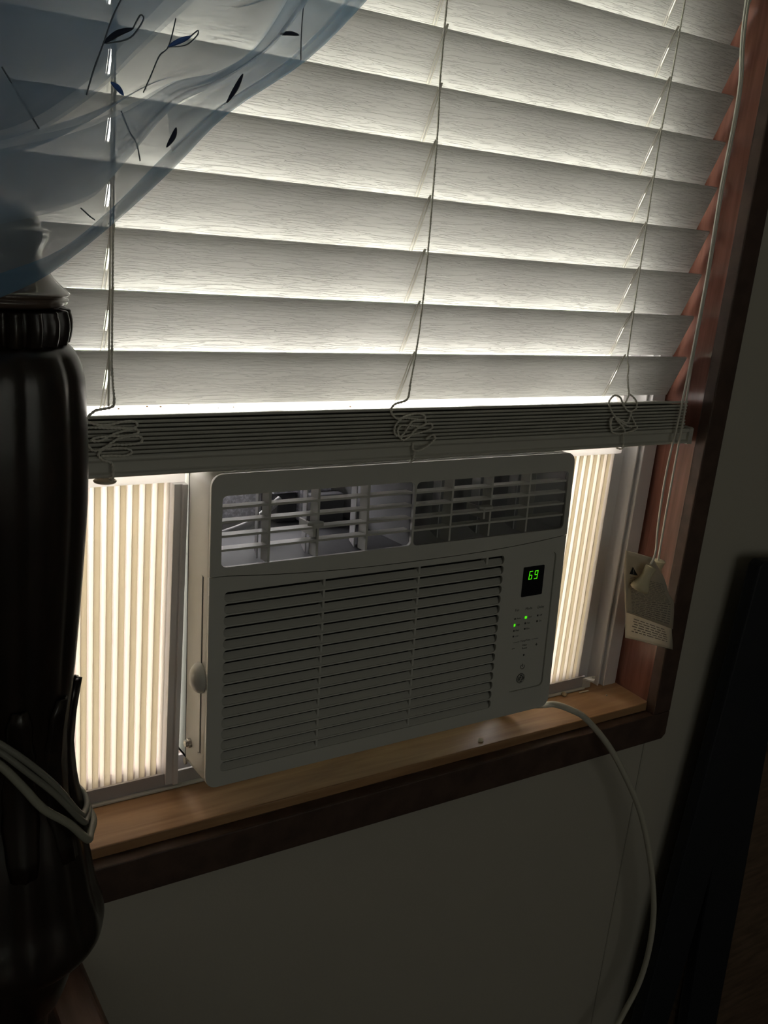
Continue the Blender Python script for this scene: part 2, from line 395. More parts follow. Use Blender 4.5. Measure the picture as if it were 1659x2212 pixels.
def seam(x):
    t = max(0.0, min(1.0, abs(x-0.215)/0.2)); return 0.1915 + 0.0085*t**2.4
NS = 24
cr = 0.011
def arc(cx, cz, a0, a1, r, n=6): return [(cx+r*math.cos(math.radians(a0+(a1-a0)*k/n)), cz+r*math.sin(math.radians(a0+(a1-a0)*k/n))) for k in range(n+1)]
seam_pts = [(W*k/NS, seam(W*k/NS)) for k in range(NS+1)]
low_out = arc(cr, cr, 180, 270, cr) + arc(W-cr, cr, 270, 360, cr) + [(x, z-0.0004) for x, z in reversed(seam_pts)]
up_out = [(x, z+0.0004) for x, z in seam_pts] + arc(W-cr, H-cr, 0, 90, cr) + arc(cr, H-cr, 90, 180, cr)
# slots of the intake
P0, PZ, SH = 0.0144, 0.01077, 0.0092
slots = [rrect(0.0140, 0.3258, P0+PZ*k, P0+PZ*k+SH, 0.0036, 4) for k in range(16)]
panel_hole = rrect(0.3477, 0.3985, 0.0268, 0.1822, 0.006, 5)
Ap('front_grille', plate_mesh('front_grille', low_out, slots+[panel_hole], 0.0, 0.0035), plastic, 0.0032, weights=(set(low_out), 0.0))
Ap('top_bezel', plate_mesh('top_bezel', up_out, [rrect(0.0102, 0.2062, 0.2078, 0.2708, 0.0048), rrect(0.2085, 0.4032, 0.2073, 0.2702, 0.0048)], -0.0004, 0.0031), plastic, 0.0032, weights=(set(up_out), -0.0004))
for k in range(16):
    zb = P0+PZ*k
    A('louver', MB().prism([(0.0006, zb-0.0001), (0.0062, zb+0.0050), (0.0070, zb+0.0040), (0.0016, zb-0.0013)], 0.0125, 0.3275, 'x'), plastic)
for x in (0.1142, 0.2207): A('divider', MB().box(x-0.0012, x+0.0012, 0.0022, 0.0105, 0.012, 0.1845), plastic, bevel=0.0005, seg=1)
A('divider', MB().box(0.3035, 0.3062, 0.002, 0.0105, 0.1765, 0.1855), plastic)
A('filter', MB().box(0.006, 0.345, 0.0112, 0.0125, 0.006, 0.19), filt)
# wrap-around sides of the front
def ring(name, x0, x1, z0, z1, r, t, y0, y1, m, bevel=0.0):
    Ap(name, plate_mesh(name, rrect(x0, x1, z0, z1, r, 6), [rrect(x0+t, x1-t, z0+t, z1-t, max(r-t, 0.002), 6)], y0, y1), m, bevel)
ring('front_surround', 0.0, W, 0.0, H, cr, 0.0024, 0.0036, 0.048, plastic, 0.0006)
A('side_groove', MB().box(-0.0003, 0.0004, 0.0128, 0.0134, 0.03, 0.197), ink)
A('side_groove', MB().box(-0.0003, 0.0004, 0.0175, 0.0181, 0.028, 0.197), ink)
A('side_rib', MB().box(-0.0009, 0.0, 0.0136, 0.0173, 0.030, 0.198), plastic, bevel=0.0008)
A('side_seam', MB().box(-0.0002, 0.0006, 0.0482, 0.0490, 0.006, 0.284), ink)
# half-round latch tab on the left side
kd = MB().lathe([(0.0006*0+0.0145*math.sin(math.radians(a)), 0.0145*math.cos(math.radians(a))) for a in range(2, 179, 8)], 32)
kd.v = [(min(0.0006, v[0]*0.72), 0.0150+v[1]*0.80, 0.1030+v[2]) for v in kd.v]
A('latch_tab', kd, plastic, smooth=True)
sc = MB()
sc.tube([(0.0002, 0.0372, 0.0292), (-0.0028, 0.0372, 0.0292), (-0.0029, 0.0372, 0.0292), (-0.0055, 0.0372, 0.0292)], [0.0046, 0.0046, 0.0034, 0.0032], 14)
scr = A('screw', sc, screw_m, smooth=False, bevel=0.0004)
A('screw', MB().tube([(0.0002, 0.0475, 0.006), (-0.0014, 0.0475, 0.006)], 0.0034, 12), screw_m)
# outdoor case, with an unseen roof opening added to let daylight onto the foam
cs = MB(); x0, x1, y0, y1, z0, z1, t = 0.004, 0.406, 0.049, 0.40, 0.003, 0.284, 0.003
cs.box(x0, x0+t, y0, y1, z0, z1); cs.box(x1-t, x1, y0, y1, z0, z1); cs.box(x0, x1, y0, y1, z0, z0+t); cs.box(x0, x1, y1-t, y1, z0, z1)
hx0, hx1, hy0, hy1 = 0.008, 0.170, 0.136, 0.163
cs.box(x0, x1, y0, hy0, z1-t, z1); cs.box(x0, x1, hy1, y1, z1-t, z1); cs.box(x0, hx0, hy0, hy1, z1-t, z1); cs.box(hx1, x1, hy0, hy1, z1-t, z1)
A('case', cs, plastic)
du = MB()
A('duct_floor', MB().box(0.004, 0.2122, 0.004, 0.1655, 0.2025, 0.2045), duct_dark); du.box(0.004, 0.212, 0.166, 0.169, 0.2045, 0.281)
A('foam_duct', du, foam)
A('duct_partition', MB().box(0.2065, 0.2085, 0.0045, 0.166, 0.2046, 0.281), coil)
A('duct_floor', MB().box(0.2125, 0.405, 0.004, 0.07, 0.2025, 0.2045), plastic_in)
A('coil', MB().box(0.2125, 0.405, 0.056, 0.06, 0.2046, 0.281), coil)
A('duct_wall', MB().box(0.4035, 0.4055, 0.0045, 0.056, 0.2046, 0.281), plastic_in)
A('foam_block', MB().box(0.150, 0.186, 0.120, 0.1655, 0.205, 0.250), foam, bevel=0.003)
A('motor_cover', MB().box(0.126, 0.149, 0.128, 0.1655, 0.205, 0.236), duct_dark, bevel=0.002)
A('motor_cover', MB().box(0.154, 0.190, 0.100, 0.119, 0.205, 0.238), duct_dark, bevel=0.002)
A('foam_strip', MB().box(0.120, 0.1495, 0.124, 0.164, 0.2365, 0.2405), foam, bevel=0.001)
A('drain_tube', MB().tube(smooth_path([(0.012, 0.07, 0.2075), (0.04, 0.075, 0.214), (0.075, 0.08, 0.222), (0.11, 0.09, 0.240)], 6), 0.0035, 10), plastic_in, smooth=True)
# outlet vanes
for k, z in enumerate((0.2595, 0.2470, 0.2345, 0.2222)):
    A('vane', MB().prism([(0.0022, z-0.0010), (0.0140, z-0.0006), (0.0140, z+0.0006), (0.0022, z+0.0010)], 0.0085, 0.2060, 'x'), plastic_in if k > 9 else plastic)
    A('vane', MB().prism([(0.0022, z-0.0014), (0.0140, z-0.0010), (0.0140, z+0.0002), (0.0022, z+0.0006)], 0.2085, 0.4045, 'x'), plastic)
for x in (0.0562, 0.1048, 0.1573, 0.2542, 0.3036, 0.3533):
    A('upright', MB().box(x-0.0011, x+0.0011, 0.0028, 0.0165, 0.2065, 0.2722), plastic)
    A('fin', MB().prism([(x-0.004, 0.0185), (x-0.0030, 0.0183), (x+0.006, 0.042), (x+0.005, 0.0425)], 0.2065, 0.272, 'z'), plastic_in)
for x in (0.1010, 0.2952):
    tb = A('lever', MB().prism([(x-0.0085, 0.0005), (x-0.0045, -0.0045), (x+0.0055, -0.0045), (x+0.0085, 0.0005), (x+0.006, 0.006), (x-0.005, 0.006)], 0.2372, 0.2402, 'z'), plastic, bevel=0.0008)
    st = MB().box(x-0.0012, x+0.0012, 0.002, 0.03, 0.226, 0.2371).mesh('lever_stem'); Achild('lever_stem', st, plastic, tb)
# control panel
cp = A('control_panel', MB().prism(rrect(0.3478, 0.3984, 0.0269, 0.1821, 0.0058, 5), 0.0022, 0.0034, 'y'), plastic)
PY = 0.0021
def pnl(name, me, m): return Achild(name, me, m, cp)
pnl('display', MB().prism(rrect(0.3555, 0.3846, 0.1350, 0.1682, 0.0012, 3), 0.0016, 0.0022, 'y').mesh('display'), blackglass)
def seg7(cx, cz, segs):
    w, h, t, sh = 0.0045, 0.0093, 0.00072, 0.10
    mb = MB(); hw, hh = w/2, h/2
    R = {'a': (-hw, hw, hh-t, hh), 'd': (-hw, hw, -hh, -hh+t), 'g': (-hw+t*.6, hw-t*.6, -t/2, t/2), 'f': (-hw, -hw+t, 0.0003, hh-t*.4), 'b': (hw-t, hw, 0.0003, hh-t*.4), 'e': (-hw, -hw+t, -hh+t*.4, -0.0003), 'c': (hw-t, hw, -hh+t*.4, -0.0003)}
    for s_ in segs:
        a, b, c, d = R[s_]
        mb.prism([(cx+a+c*sh, cz+c), (cx+b+c*sh, cz+c), (cx+b+d*sh, cz+d), (cx+a+d*sh, cz+d)], 0.00145, 0.00162, 'y')
    return mb
pnl('digit', seg7(0.3658, 0.1585, 'afgecd').mesh('digit'), led)
pnl('digit', seg7(0.3735, 0.1583, 'abfgcd').mesh('digit'), led)
def lamp(x, z, on):
    s_ = 0.0013 if on else 0.0009
    pnl('indicator_light', MB().box(x-s_, x+s_, 0.0018, 0.0023, z-s_, z+s_).mesh('indicator_light'), led if on else ink)
def lettering(s, x, z, size, align='CENTER'): pnl('lettering', text_mesh(s, size, x, PY, z, align), ink)
lettering('Fan', 0.3523, 0.1195, 0.0042); lettering('Mode', 0.3687, 0.1193, 0.0042); lettering('Delay', 0.3858, 0.1188, 0.0042)
for z, s in ((0.1113, 'Auto'), (0.1040, 'High'), (0.0976, 'Med'), (0.0912, 'Low')): lamp(0.3503, z, s == 'High'); lettering(s, 0.3526, z-0.001, 0.0029, 'LEFT')
for z, s in ((0.1108, 'Cool'), (0.1041, 'Fan'), (0.0976, 'Eco')): lamp(0.3656, z, s == 'Cool'); lettering(s, 0.3681, z-0.001, 0.0029, 'LEFT')
for z, s in ((0.1106, 'Off'), (0.1041, 'On')): lamp(0.3824, z, False); lettering(s, 0.3850, z-0.001, 0.0029, 'LEFT')
lettering('Temp/Time', 0.3684, 0.0830, 0.0030)
pnl('rule', MB().box(0.3512, 0.3598, 0.0019, 0.0022, 0.0837, 0.0840).mesh('rule'), ink); pnl('rule', MB().box(0.3772, 0.3865, 0.0019, 0.0022, 0.0837, 0.0840).mesh('rule'), ink)
lettering('Filter', 0.3682, 0.0777, 0.0031); lettering('Reset', 0.3682, 0.0742, 0.0031)
pnl('minus_mark', MB().box(0.3502, 0.3540, 0.0019, 0.0022, 0.0766, 0.0771).mesh('minus_mark'), ink)
pm = MB().box(0.3834, 0.3866, 0.0019, 0.0022, 0.0765, 0.0770); pm.box(0.38475, 0.38525, 0.0019, 0.0022, 0.0752, 0.0783); pnl('plus_mark', pm.mesh('plus_mark'), ink)
lamp(0.3681, 0.0671, False)
pw = MB().tube([(0.368+0.0026*math.cos(math.radians(a)), PY-0.0001, 0.0535+0.0026*math.sin(math.radians(a))) for a in range(125, 416, 15)], 0.0003, 6)
pw.box(0.36775, 0.36825, 0.0018, 0.0022, 0.0535, 0.0568); pnl('power_symbol', pw.mesh('power_symbol'), ink)
# round monogram badge
lg = MB().tube([(0.367, 0.0023, 0.040), (0.367, 0.0016, 0.040)], 0.0058, 28); bd = pnl('badge', lg.mesh('badge'), logo_grey)
lw_ = MB(); lx, lz = 0.367, 0.040
def stroke(pts, r=0.00026): lw_.tube(smooth_path([(lx+a*0.001, 0.0015, lz+b*0.001) for a, b in pts], 5), r, 6)
stroke([(4.9*math.cos(math.radians(a)), 4.9*math.sin(math.radians(a))) for a in range(0, 361, 15)])
stroke([(-0.4, 2.6), (-1.8, 2.9), (-2.9, 1.2), (-2.6, -1.4), (-1.2, -2.2), (-0.2, -0.8), (-0.7, 0.4), (-1.6, -0.2)])
stroke([(-0.2, -0.8), (-0.3, -2.6), (-1.6, -3.2), (-2.6, -2.4)])
stroke([(2.9, 2.2), (1.6, 2.9), (0.5, 1.9), (1.1, 0.5), (2.1, 0.3), (0.9, -0.1), (0.3, -1.5), (1.3, -2.7), (2.9, -1.9)])
for a in (45, 135, 225, 315):
    ca = math.radians(a); stroke([(4.7*math.cos(ca-0.35), 4.7*math.sin(ca-0.35)), (3.7*math.cos(ca), 3.7*math.sin(ca)), (4.4*math.cos(ca+0.25), 4.4*math.sin(ca+0.25))])
o = place('monogram', lw_.mesh('monogram'), plastic); o.parent = bd; o.location = o.location - cp.location - bd.location

# ------------------------------------------------------------------ folding side curtains of the air conditioner
def accordion(name, xa, xb, label, acside):
    root = tag(empty(name, ((xa+xb)/2, 0.085, ZS)), label, 'side panel', 'folding side panels')
    z0, z1 = ZS+0.006, 0.268
    n = round(abs(xb-xa)/0.0112); p = (xb-xa)/n; t = 0.0007
    ya, yb = 0.0765, 0.0845
    prof = [(0, ya), (0.50, ya), (0.60, yb), (0.86, yb), (1.0, ya)]
    poly = [(a*p, y) for a, y in prof] + [(a*p, y+t) for a, y in reversed(prof)]
    me = None
    for k in range(n):
        if me is None:
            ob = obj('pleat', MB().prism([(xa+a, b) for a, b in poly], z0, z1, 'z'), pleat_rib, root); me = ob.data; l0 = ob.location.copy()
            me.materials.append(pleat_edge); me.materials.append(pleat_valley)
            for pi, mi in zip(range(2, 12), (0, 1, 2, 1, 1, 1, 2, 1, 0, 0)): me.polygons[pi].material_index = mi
        else:
            ob2 = ob.copy(); C.objects.link(ob2); ob2.location = l0 + Vector((p*k, 0, 0))
    xf = sorted(acside)
    fr = MB().prism([(xf[0], 0.066), (xf[0]+(xf[1]-xf[0])*0.55, 0.066), (xf[0]+(xf[1]-xf[0])*0.6, 0.0635), (xf[1], 0.0635), (xf[1], 0.090), (xf[0], 0.090)], z0, z1, 'z')
    obj('frame_bar', fr, vinyl, root, bevel=0.0007)
    return root
accordion('accordion_panel', -0.123, -0.0125, 'cream pleated folding panel filling the gap left of the air conditioner', (-0.0123, -0.0006))
accordion('accordion_panel', 0.4235, 0.534, 'cream pleated folding panel filling the gap right of the air conditioner', (0.4108, 0.4233))
obj('top_track', MB().box(SX0, -0.001, 0.071, 0.0855, 0.2685, 0.2785), sash_vinyl, win); obj('top_track', MB().box(0.411, SX1, 0.071, 0.0855, 0.2685, 0.2785), sash_vinyl, win)
br = MB().prism([(0.535, 0.0695), (0.543, 0.058), (0.5485, 0.0615), (0.5465, 0.0655), (0.5485, 0.0665), (0.5505, 0.0640), (0.556, 0.068), (0.549, 0.0695)], ZS+0.0125, ZS+0.0145, 'z')
br.box(0.535, 0.549, 0.0683, 0.0694, ZS+0.0003, ZS+0.0125)
tag(obj('window_bracket', br, caulk), 'small white notched bracket fixed on the sill at the right window frame', 'bracket')

# ------------------------------------------------------------------ venetian blind
bl = tag(empty('venetian_blind', (0.207, 0.045, 0.293)), 'cream faux-wood venetian blind lowered onto the air conditioner, its last slats stacked', 'blind')
BX_L, BX_R = -0.170, 0.5815
LADX = (-0.0790, 0.2030, 0.4780)
SD = Vector((0, 0.0200, -0.0463)); SDn = SD.normalized(); SWID = SD.length
SN = Vector((0, -0.0463, -0.0200)).normalized()      # the room-facing, downward side
TH = 0.0028
def slat_mesh():
    xs = [BX_L]
    for x in LADX: hw_ = 0.0018 if x < 0.1 or x > 0.3 else 0.0003; xs += [x-hw_, x+hw_]
    xs.append(BX_R); vs_ = [0.0, 0.0165, 0.0345, SWID]
    mb = MB(); idx = {}
    def vert(i, j, s):
        k = (i, j, s)
        if k not in idx:
            p = SDn*vs_[j] + SN*(TH/2 if s else -TH/2); idx[k] = len(mb.v); mb.v.append((xs[i], p.y, p.z))
        return idx[k]
    cells = {(i, j) for i in range(len(xs)-1) for j in range(3) if not (i % 2 == 1 and j == 1)}
    for (i, j) in cells:
        for s in (0, 1): mb.f.append(tuple(vert(a, b, s) for a, b in ((i, j), (i+1, j), (i+1, j+1), (i, j+1))))
        for (di, dj, e) in ((-1, 0, ((i, j), (i, j+1))), (1, 0, ((i+1, j), (i+1, j+1))), (0, -1, ((i, j), (i+1, j))), (0, 1, ((i, j+1), (i+1, j+1)))):
            if (i+di, j+dj) not in cells:
                (a, b), (c, d) = e; mb.f.append((vert(a, b, 0), vert(c, d, 0), vert(c, d, 1), vert(a, b, 1)))
    return mb
NSL = 16; Z0S, PS, YB = 0.3872, 0.0460, 0.0370
first = None
for k in range(NSL):
    if first is None:
        sm = slat_mesh(); sm.v = [(a, b+YB, c+Z0S) for a, b, c in sm.v]; first = obj('slat', sm, slat_m, bl, bevel=0.0005, seg=1); fl = first.location.copy()
    else:
        c_ = first.copy(); C.objects.link(c_); c_.location = fl + Vector((0, 0, PS*k))
    zt = Z0S + PS*k
    for x in LADX:
        rg = MB()
        for dx in (-0.0013, 0.0013):
            a = Vector((x+dx*0.3, YB-0.0045, zt+0.003)); b = Vector((x+dx, YB, zt)) + SD*0.06 + SN*(TH/2+0.0007); c = Vector((x+dx*1.1, YB, zt)) + SD*0.98 + SN*(TH/2+0.0007)
            d = Vector((x+dx*1.1, YB, zt)) + SD*1.05 + SN*0.0002
            rg.tube([a, b, c, d], 0.00065, 6)
        obj('ladder_rung', rg, cord_m, bl, smooth=True)
for x in LADX[:1]: obj('ladder_string', MB().tube([(x-0.0022, 0.0330, 1.118), (x-0.0022, 0.0330, 0.345)], 0.0008, 6), cord_m, bl)
# stacked slats at the foot, resting on the bottom rail
SY0, SY1 = 0.0095, 0.0600
NST = 9; zz = 0.3120; stk = 0.00345
for k in range(NST):
    z = zz + stk*k; dx = random.uniform(-0.0012, 0.0012); dy = random.uniform(-0.0006, 0.0006); th = 0.0027
    th = 0.0023; zb = 0.3116 + 0.00236*k; z += 0.0003 if k == NST-1 else 0.0
    obj('stacked_slat', MB().prism([(SY0+dy, z+th*0.5), (SY0+dy+0.0006, z+th), (SY1+dy, zb+th), (SY1+dy, zb), (SY0+dy+0.0006, z)], -0.178+0.009+dx, 0.5655+dx, 'x'), rail_m, bl)
br_p = [(SY0-0.0014, 0.3072), (SY0-0.0016, 0.3092), (SY0-0.0004, 0.3112), (SY1-0.001, 0.3112), (SY1, 0.3095), (SY1, 0.2955), (SY1-0.002, 0.2935), (SY0+0.002, 0.2932), (SY0-0.0010, 0.2940), (SY0-0.0014, 0.2962), (SY0+0.0016, 0.2980), (SY0+0.0016, 0.3058)]
brail = obj('bottom_rail', MB().prism(br_p, -0.168, 0.5745, 'x'), rail_m, bl, bevel=0.0006, seg=1)
def bchild(name, mb, m, par, **kw):
    o = place(name, mb.mesh(name), m); o.parent = par; o.location = o.location - par.location - bl.location if False else o.location
    pm_ = par.matrix_parent_inverse @ Matrix.Translation(par.location)
    o.matrix_parent_inverse = (Matrix.Translation(bl.location) @ pm_).inverted()
    return o
for a, b in ((0.5747, 0.5815), (-0.1752, -0.1682)): bchild('end_cap', MB().prism([(SY0-0.001, 0.2930), (SY0-0.001, 0.3108), (SY0+0.001, 0.3118), (SY1+0.001, 0.3118), (SY1+0.001, 0.2926), (SY0+0.001, 0.2926)], a, b, 'x'), rail_m, brail)
bchild('cord_plug', MB().lathe([(0.0085, 0), (0.0090, 0.0008), (0.0080, 0.0018), (0.0035, 0.0030), (0.0018, 0.0044)], 20, (-0.0885, 0.0165, 0.2886)), plug_m, brail)
# head rail
obj('head_rail', MB().box(BX_L, BX_R, 0.018, 0.075, 1.118, ZT-0.0006), rail_m, bl, bevel=0.001)
# lift cords running down the front of the slats
LIFT = {'left': [(-0.0800, 0.0300, 1.118), (-0.0803, 0.0300, 0.7), (-0.0800, 0.0300, 0.40), (-0.0815, 0.024, 0.375), (-0.0851, 0.007, 0.3565)],
        'mid': [(0.198, 0.0300, 1.118), (0.198, 0.0300, 0.683), (0.2020, 0.0300, 0.575), (0.2045, 0.0300, 0.478), (0.2032, 0.0290, 0.416), (0.195, 0.020, 0.385), (0.1829, 0.006, 0.3638)],
        'right': [(0.4780, 0.0300, 1.118), (0.478, 0.0300, 0.735), (0.4745, 0.0300, 0.608), (0.4760, 0.0300, 0.490), (0.4775, 0.0290, 0.395), (0.470, 0.018, 0.380), (0.4582, 0.006, 0.3710)]}
def braid(name, pts, r=0.00095, sub=10):
    mb = MB(); p = smooth_path(pts, sub)
    # resample and twist two strands
    q = [p[0]]
    for a in p[1:]:
        d = (a-q[-1]).length; n_ = max(1, int(d/0.0011))
        b0 = q[-1]
        for i in range(1, n_+1): q.append(b0.lerp(a, i/n_))
    s = 0.0
    for ph in (0, math.pi):
        pts_ = []; s = 0
        for i, a in enumerate(q):
            t = (q[min(i+1, len(q)-1)]-q[max(i-1, 0)]); t = t.normalized() if t.length > 1e-9 else Vector((0, 0, 1))
            if i: s += (a-q[i-1]).length
            u_ = t.cross(Vector((0, 1, 0.3))).normalized(); v_ = t.cross(u_)
            an = ph + s*2*math.pi/0.0062
            pts_.append(a + (u_*math.cos(an)+v_*math.sin(an))*r*0.42)
        mb.tube(pts_, r*0.66, 5)
    return obj(name, mb, cord_m, bl, smooth=True)
for v in LIFT.values(): braid('lift_cord', v)
TL = [(-0.0851, 0.007, 0.3565), (-0.0852, 0.007, 0.3535), (-0.0859, 0.007, 0.3502), (-0.0917, 0.007, 0.3485), (-0.0982, 0.007, 0.3476), (-0.1012, 0.007, 0.3459), (-0.1052, 0.007, 0.3422), (-0.1052, 0.007, 0.3391), (-0.1016, 0.007, 0.3375), (-0.0946, 0.007, 0.336), (-0.087, 0.007, 0.3363), (-0.0798, 0.007, 0.3379), (-0.0704, 0.007, 0.3384), (-0.0667, 0.007, 0.3357), (-0.0693, 0.007, 0.3331), (-0.0776, 0.007, 0.3334), (-0.089, 0.007, 0.3345), (-0.1021, 0.007, 0.3344),
      (-0.1080, 0.0065, 0.334), (-0.1013, 0.0065, 0.3345), (-0.0881, 0.0065, 0.3336), (-0.0726, 0.0065, 0.3328), (-0.0673, 0.0065, 0.3318), (-0.0667, 0.0065, 0.3292), (-0.0751, 0.0065, 0.3274), (-0.088, 0.0065, 0.3273), (-0.0982, 0.0065, 0.3267), (-0.1022, 0.0065, 0.3248), (-0.0992, 0.0065, 0.3239), (-0.0941, 0.006, 0.3247), (-0.087, 0.006, 0.3283), (-0.0798, 0.006, 0.3307), (-0.071, 0.006, 0.3325)]
TL3 = [(-0.1055, 0.0055, 0.3221), (-0.1015, 0.0055, 0.3172), (-0.0959, 0.0055, 0.3175), (-0.0893, 0.0055, 0.3209), (-0.0832, 0.0055, 0.3248), (-0.0759, 0.0055, 0.3266), (-0.0665, 0.0055, 0.327), (-0.0633, 0.0055, 0.3245), (-0.0653, 0.0055, 0.3214), (-0.0758, 0.0055, 0.3205), (-0.0862, 0.0055, 0.3207), (-0.0918, 0.0055, 0.3183), (-0.0959, 0.0055, 0.3159), (-0.0971, 0.0055, 0.3134), (-0.0943, 0.0055, 0.3096), (-0.0866, 0.0055, 0.3065), (-0.086, 0.0055, 0.3028), (-0.0857, 0.0055, 0.298), (-0.0859, 0.0075, 0.2920), (-0.0880, 0.018, 0.2905)]
TL4 = [(-0.0952, 0.006, 0.3121), (-0.087, 0.006, 0.3122), (-0.0766, 0.006, 0.3117), (-0.0714, 0.006, 0.3136), (-0.0725, 0.006, 0.3163), (-0.0798, 0.006, 0.318), (-0.0917, 0.006, 0.3177)]
TM = [(0.1829, 0.006, 0.3638), (0.1827, 0.006, 0.3581), (0.1806, 0.006, 0.3507), (0.1692, 0.006, 0.3474), (0.1651, 0.006, 0.3428), (0.1669, 0.006, 0.3378), (0.1733, 0.006, 0.3337), (0.1815, 0.006, 0.336), (0.1933, 0.006, 0.3382), (0.2013, 0.006, 0.3366), (0.2034, 0.006, 0.3336), (0.2001, 0.006, 0.3322), (0.1826, 0.006, 0.3342), (0.1759, 0.006, 0.3329), (0.1711, 0.006, 0.3269), (0.1714, 0.006, 0.3204), (0.1751, 0.005, 0.3178), (0.1793, 0.005, 0.3187), (0.1852, 0.005, 0.3265), (0.1881, 0.005, 0.3308), (0.1958, 0.006, 0.332), (0.2028, 0.006, 0.3318), (0.2046, 0.006, 0.3281), (0.1991, 0.006, 0.326), (0.1851, 0.0065, 0.3272), (0.1766, 0.0065, 0.3268), (0.1747, 0.006, 0.321), (0.1798, 0.005, 0.3143), (0.1864, 0.005, 0.3162), (0.1943, 0.006, 0.3233), (0.2059, 0.006, 0.328), (0.2112, 0.006, 0.3279), (0.2118, 0.006, 0.3234), (0.1999, 0.006, 0.3202), (0.1845, 0.006, 0.3178), (0.1778, 0.006, 0.3166)]
TM2 = [(0.2064, 0.006, 0.3134), (0.2103, 0.004, 0.3173), (0.2138, 0.004, 0.3175), (0.2156, 0.004, 0.3141), (0.2105, 0.004, 0.3091), (0.2022, 0.004, 0.3046), (0.1962, 0.004, 0.3034), (0.1934, 0.006, 0.3047), (0.1927, 0.0065, 0.3106)]
TM3 = [(0.1949, 0.006, 0.3041), (0.1952, 0.006, 0.2996), (0.1946, 0.0078, 0.2926), (0.1946, 0.015, 0.2915)]
TR = [(0.4582, 0.006, 0.371), (0.4613, 0.006, 0.3602), (0.4644, 0.006, 0.3524), (0.4619, 0.006, 0.3447), (0.4593, 0.006, 0.3417), (0.4651, 0.006, 0.3353), (0.4721, 0.006, 0.3336), (0.4791, 0.006, 0.3366), (0.4782, 0.006, 0.3429), (0.4719, 0.005, 0.3485), (0.4644, 0.005, 0.3524)]
TR2 = [(0.4712, 0.005, 0.333), (0.4699, 0.005, 0.3244), (0.4661, 0.005, 0.3217), (0.4578, 0.005, 0.3247), (0.447, 0.005, 0.3297), (0.4386, 0.005, 0.3384), (0.4357, 0.005, 0.3446), (0.4393, 0.005, 0.3499), (0.4442, 0.005, 0.3515), (0.4512, 0.005, 0.349), (0.4557, 0.005, 0.3435), (0.4589, 0.005, 0.3388)]
TR3 = [(0.4668, 0.0055, 0.3212), (0.4598, 0.0055, 0.3183), (0.4519, 0.0055, 0.3146), (0.4463, 0.0055, 0.3155), (0.4439, 0.0055, 0.3219), (0.4457, 0.0055, 0.3281), (0.4524, 0.0055, 0.3271), (0.4638, 0.0055, 0.3197), (0.4775, 0.0055, 0.3177), (0.4816, 0.0055, 0.3192), (0.4771, 0.0055, 0.3241), (0.471, 0.0055, 0.3313)]
TR4 = [(0.4439, 0.0065, 0.3268), (0.4417, 0.0045, 0.3222), (0.4458, 0.0045, 0.3134), (0.454, 0.0045, 0.3104), (0.4649, 0.0045, 0.3104), (0.4818, 0.0045, 0.3138), (0.482, 0.0045, 0.3178), (0.4721, 0.0045, 0.3173), (0.4602, 0.0045, 0.3216), (0.4481, 0.0045, 0.3274), (0.464, 0.0035, 0.3144), (0.4653, 0.0055, 0.3088), (0.4682, 0.006, 0.2999), (0.4691, 0.0075, 0.2925), (0.4691, 0.015, 0.2915)]
for p in (TL, TL3, TL4, TM, TM2, TM3, TR, TR2, TR3, TR4): braid('cord_loop', p, 0.00112, 5)
# pull cords with tassels and a paper warning tag
PC1 = [(0.545, 0.004, 1.118), (0.5343, 0.004, 0.7669), (0.5479, 0.004, 0.6601), (0.5474, 0.004, 0.5709), (0.5505, 0.004, 0.4772), (0.5496, 0.004, 0.3882), (0.5472, 0.004, 0.3265), (0.5416, 0.003, 0.263), (0.5400, 0.000, 0.2040), (0.5345, -0.008, 0.1730), (0.5250, -0.012, 0.1600)]
PC2 = [(0.549, 0.004, 1.118), (0.5383, 0.004, 0.7677), (0.5513, 0.004, 0.6606), (0.5509, 0.004, 0.5713), (0.5535, 0.004, 0.4773), (0.5526, 0.004, 0.3882), (0.5549, 0.004, 0.3263), (0.5548, 0.004, 0.2622), (0.555, 0.004, 0.2072), (0.5563, 0.004, 0.1545)]
for p in (PC1, PC2): obj('pull_cord', MB().tube(smooth_path(p, 8), 0.00125, 8), cord_m, bl, smooth=True)
tas = [(0.0030, 0.0), (0.0062, -0.0006), (0.0068, -0.002), (0.0060, -0.007), (0.0060, -0.012), (0.0072, -0.018), (0.0096, -0.0235), (0.0108, -0.027), (0.0104, -0.0295), (0.0080, -0.0312), (0.0030, -0.0318)]
def tassel(p, axis):
    mb = MB().lathe(tas, 28); q = Vector((0, 0, 1)).rotation_difference(Vector(axis).normalized())
    mb.v = [tuple(q @ Vector(v) + Vector(p)) for v in mb.v]
    obj('tassel', mb, tassel_m, bl, smooth=True)
tassel((0.5235, -0.0150, 0.1590), (0.42, -0.05, 0.9))
tas = [(0.003, 0.0), (0.0078, -0.0004), (0.0084, -0.0018), (0.0070, -0.004), (0.0060, -0.010), (0.0064, -0.016), (0.0090, -0.023), (0.0100, -0.027), (0.0085, -0.030), (0.0030, -0.031)]
tassel((0.5572, 0.0045, 0.1560), (0.05, 0.0, 1))
def sheet(name, left, right, nx, yf, m, par=None, t=0.0003):
    mb = MB(); rows = len(left)
    for j in range(rows):
        for i in range(nx+1):
            a = Vector(left[j]).lerp(Vector(right[j]), i/nx); mb.v.append((a.x, a.y+yf(i/nx, j/(rows-1)), a.z))
    for j in range(rows-1):
        for i in range(nx): mb.f.append((j*(nx+1)+i, j*(nx+1)+i+1, (j+1)*(nx+1)+i+1, (j+1)*(nx+1)+i))
    o = obj(name, mb, m, bl, smooth=True)
    s_ = o.modifiers.new('thickness', 'SOLIDIFY'); s_.thickness = t; s_.offset = 0
    return o
TY = -0.004
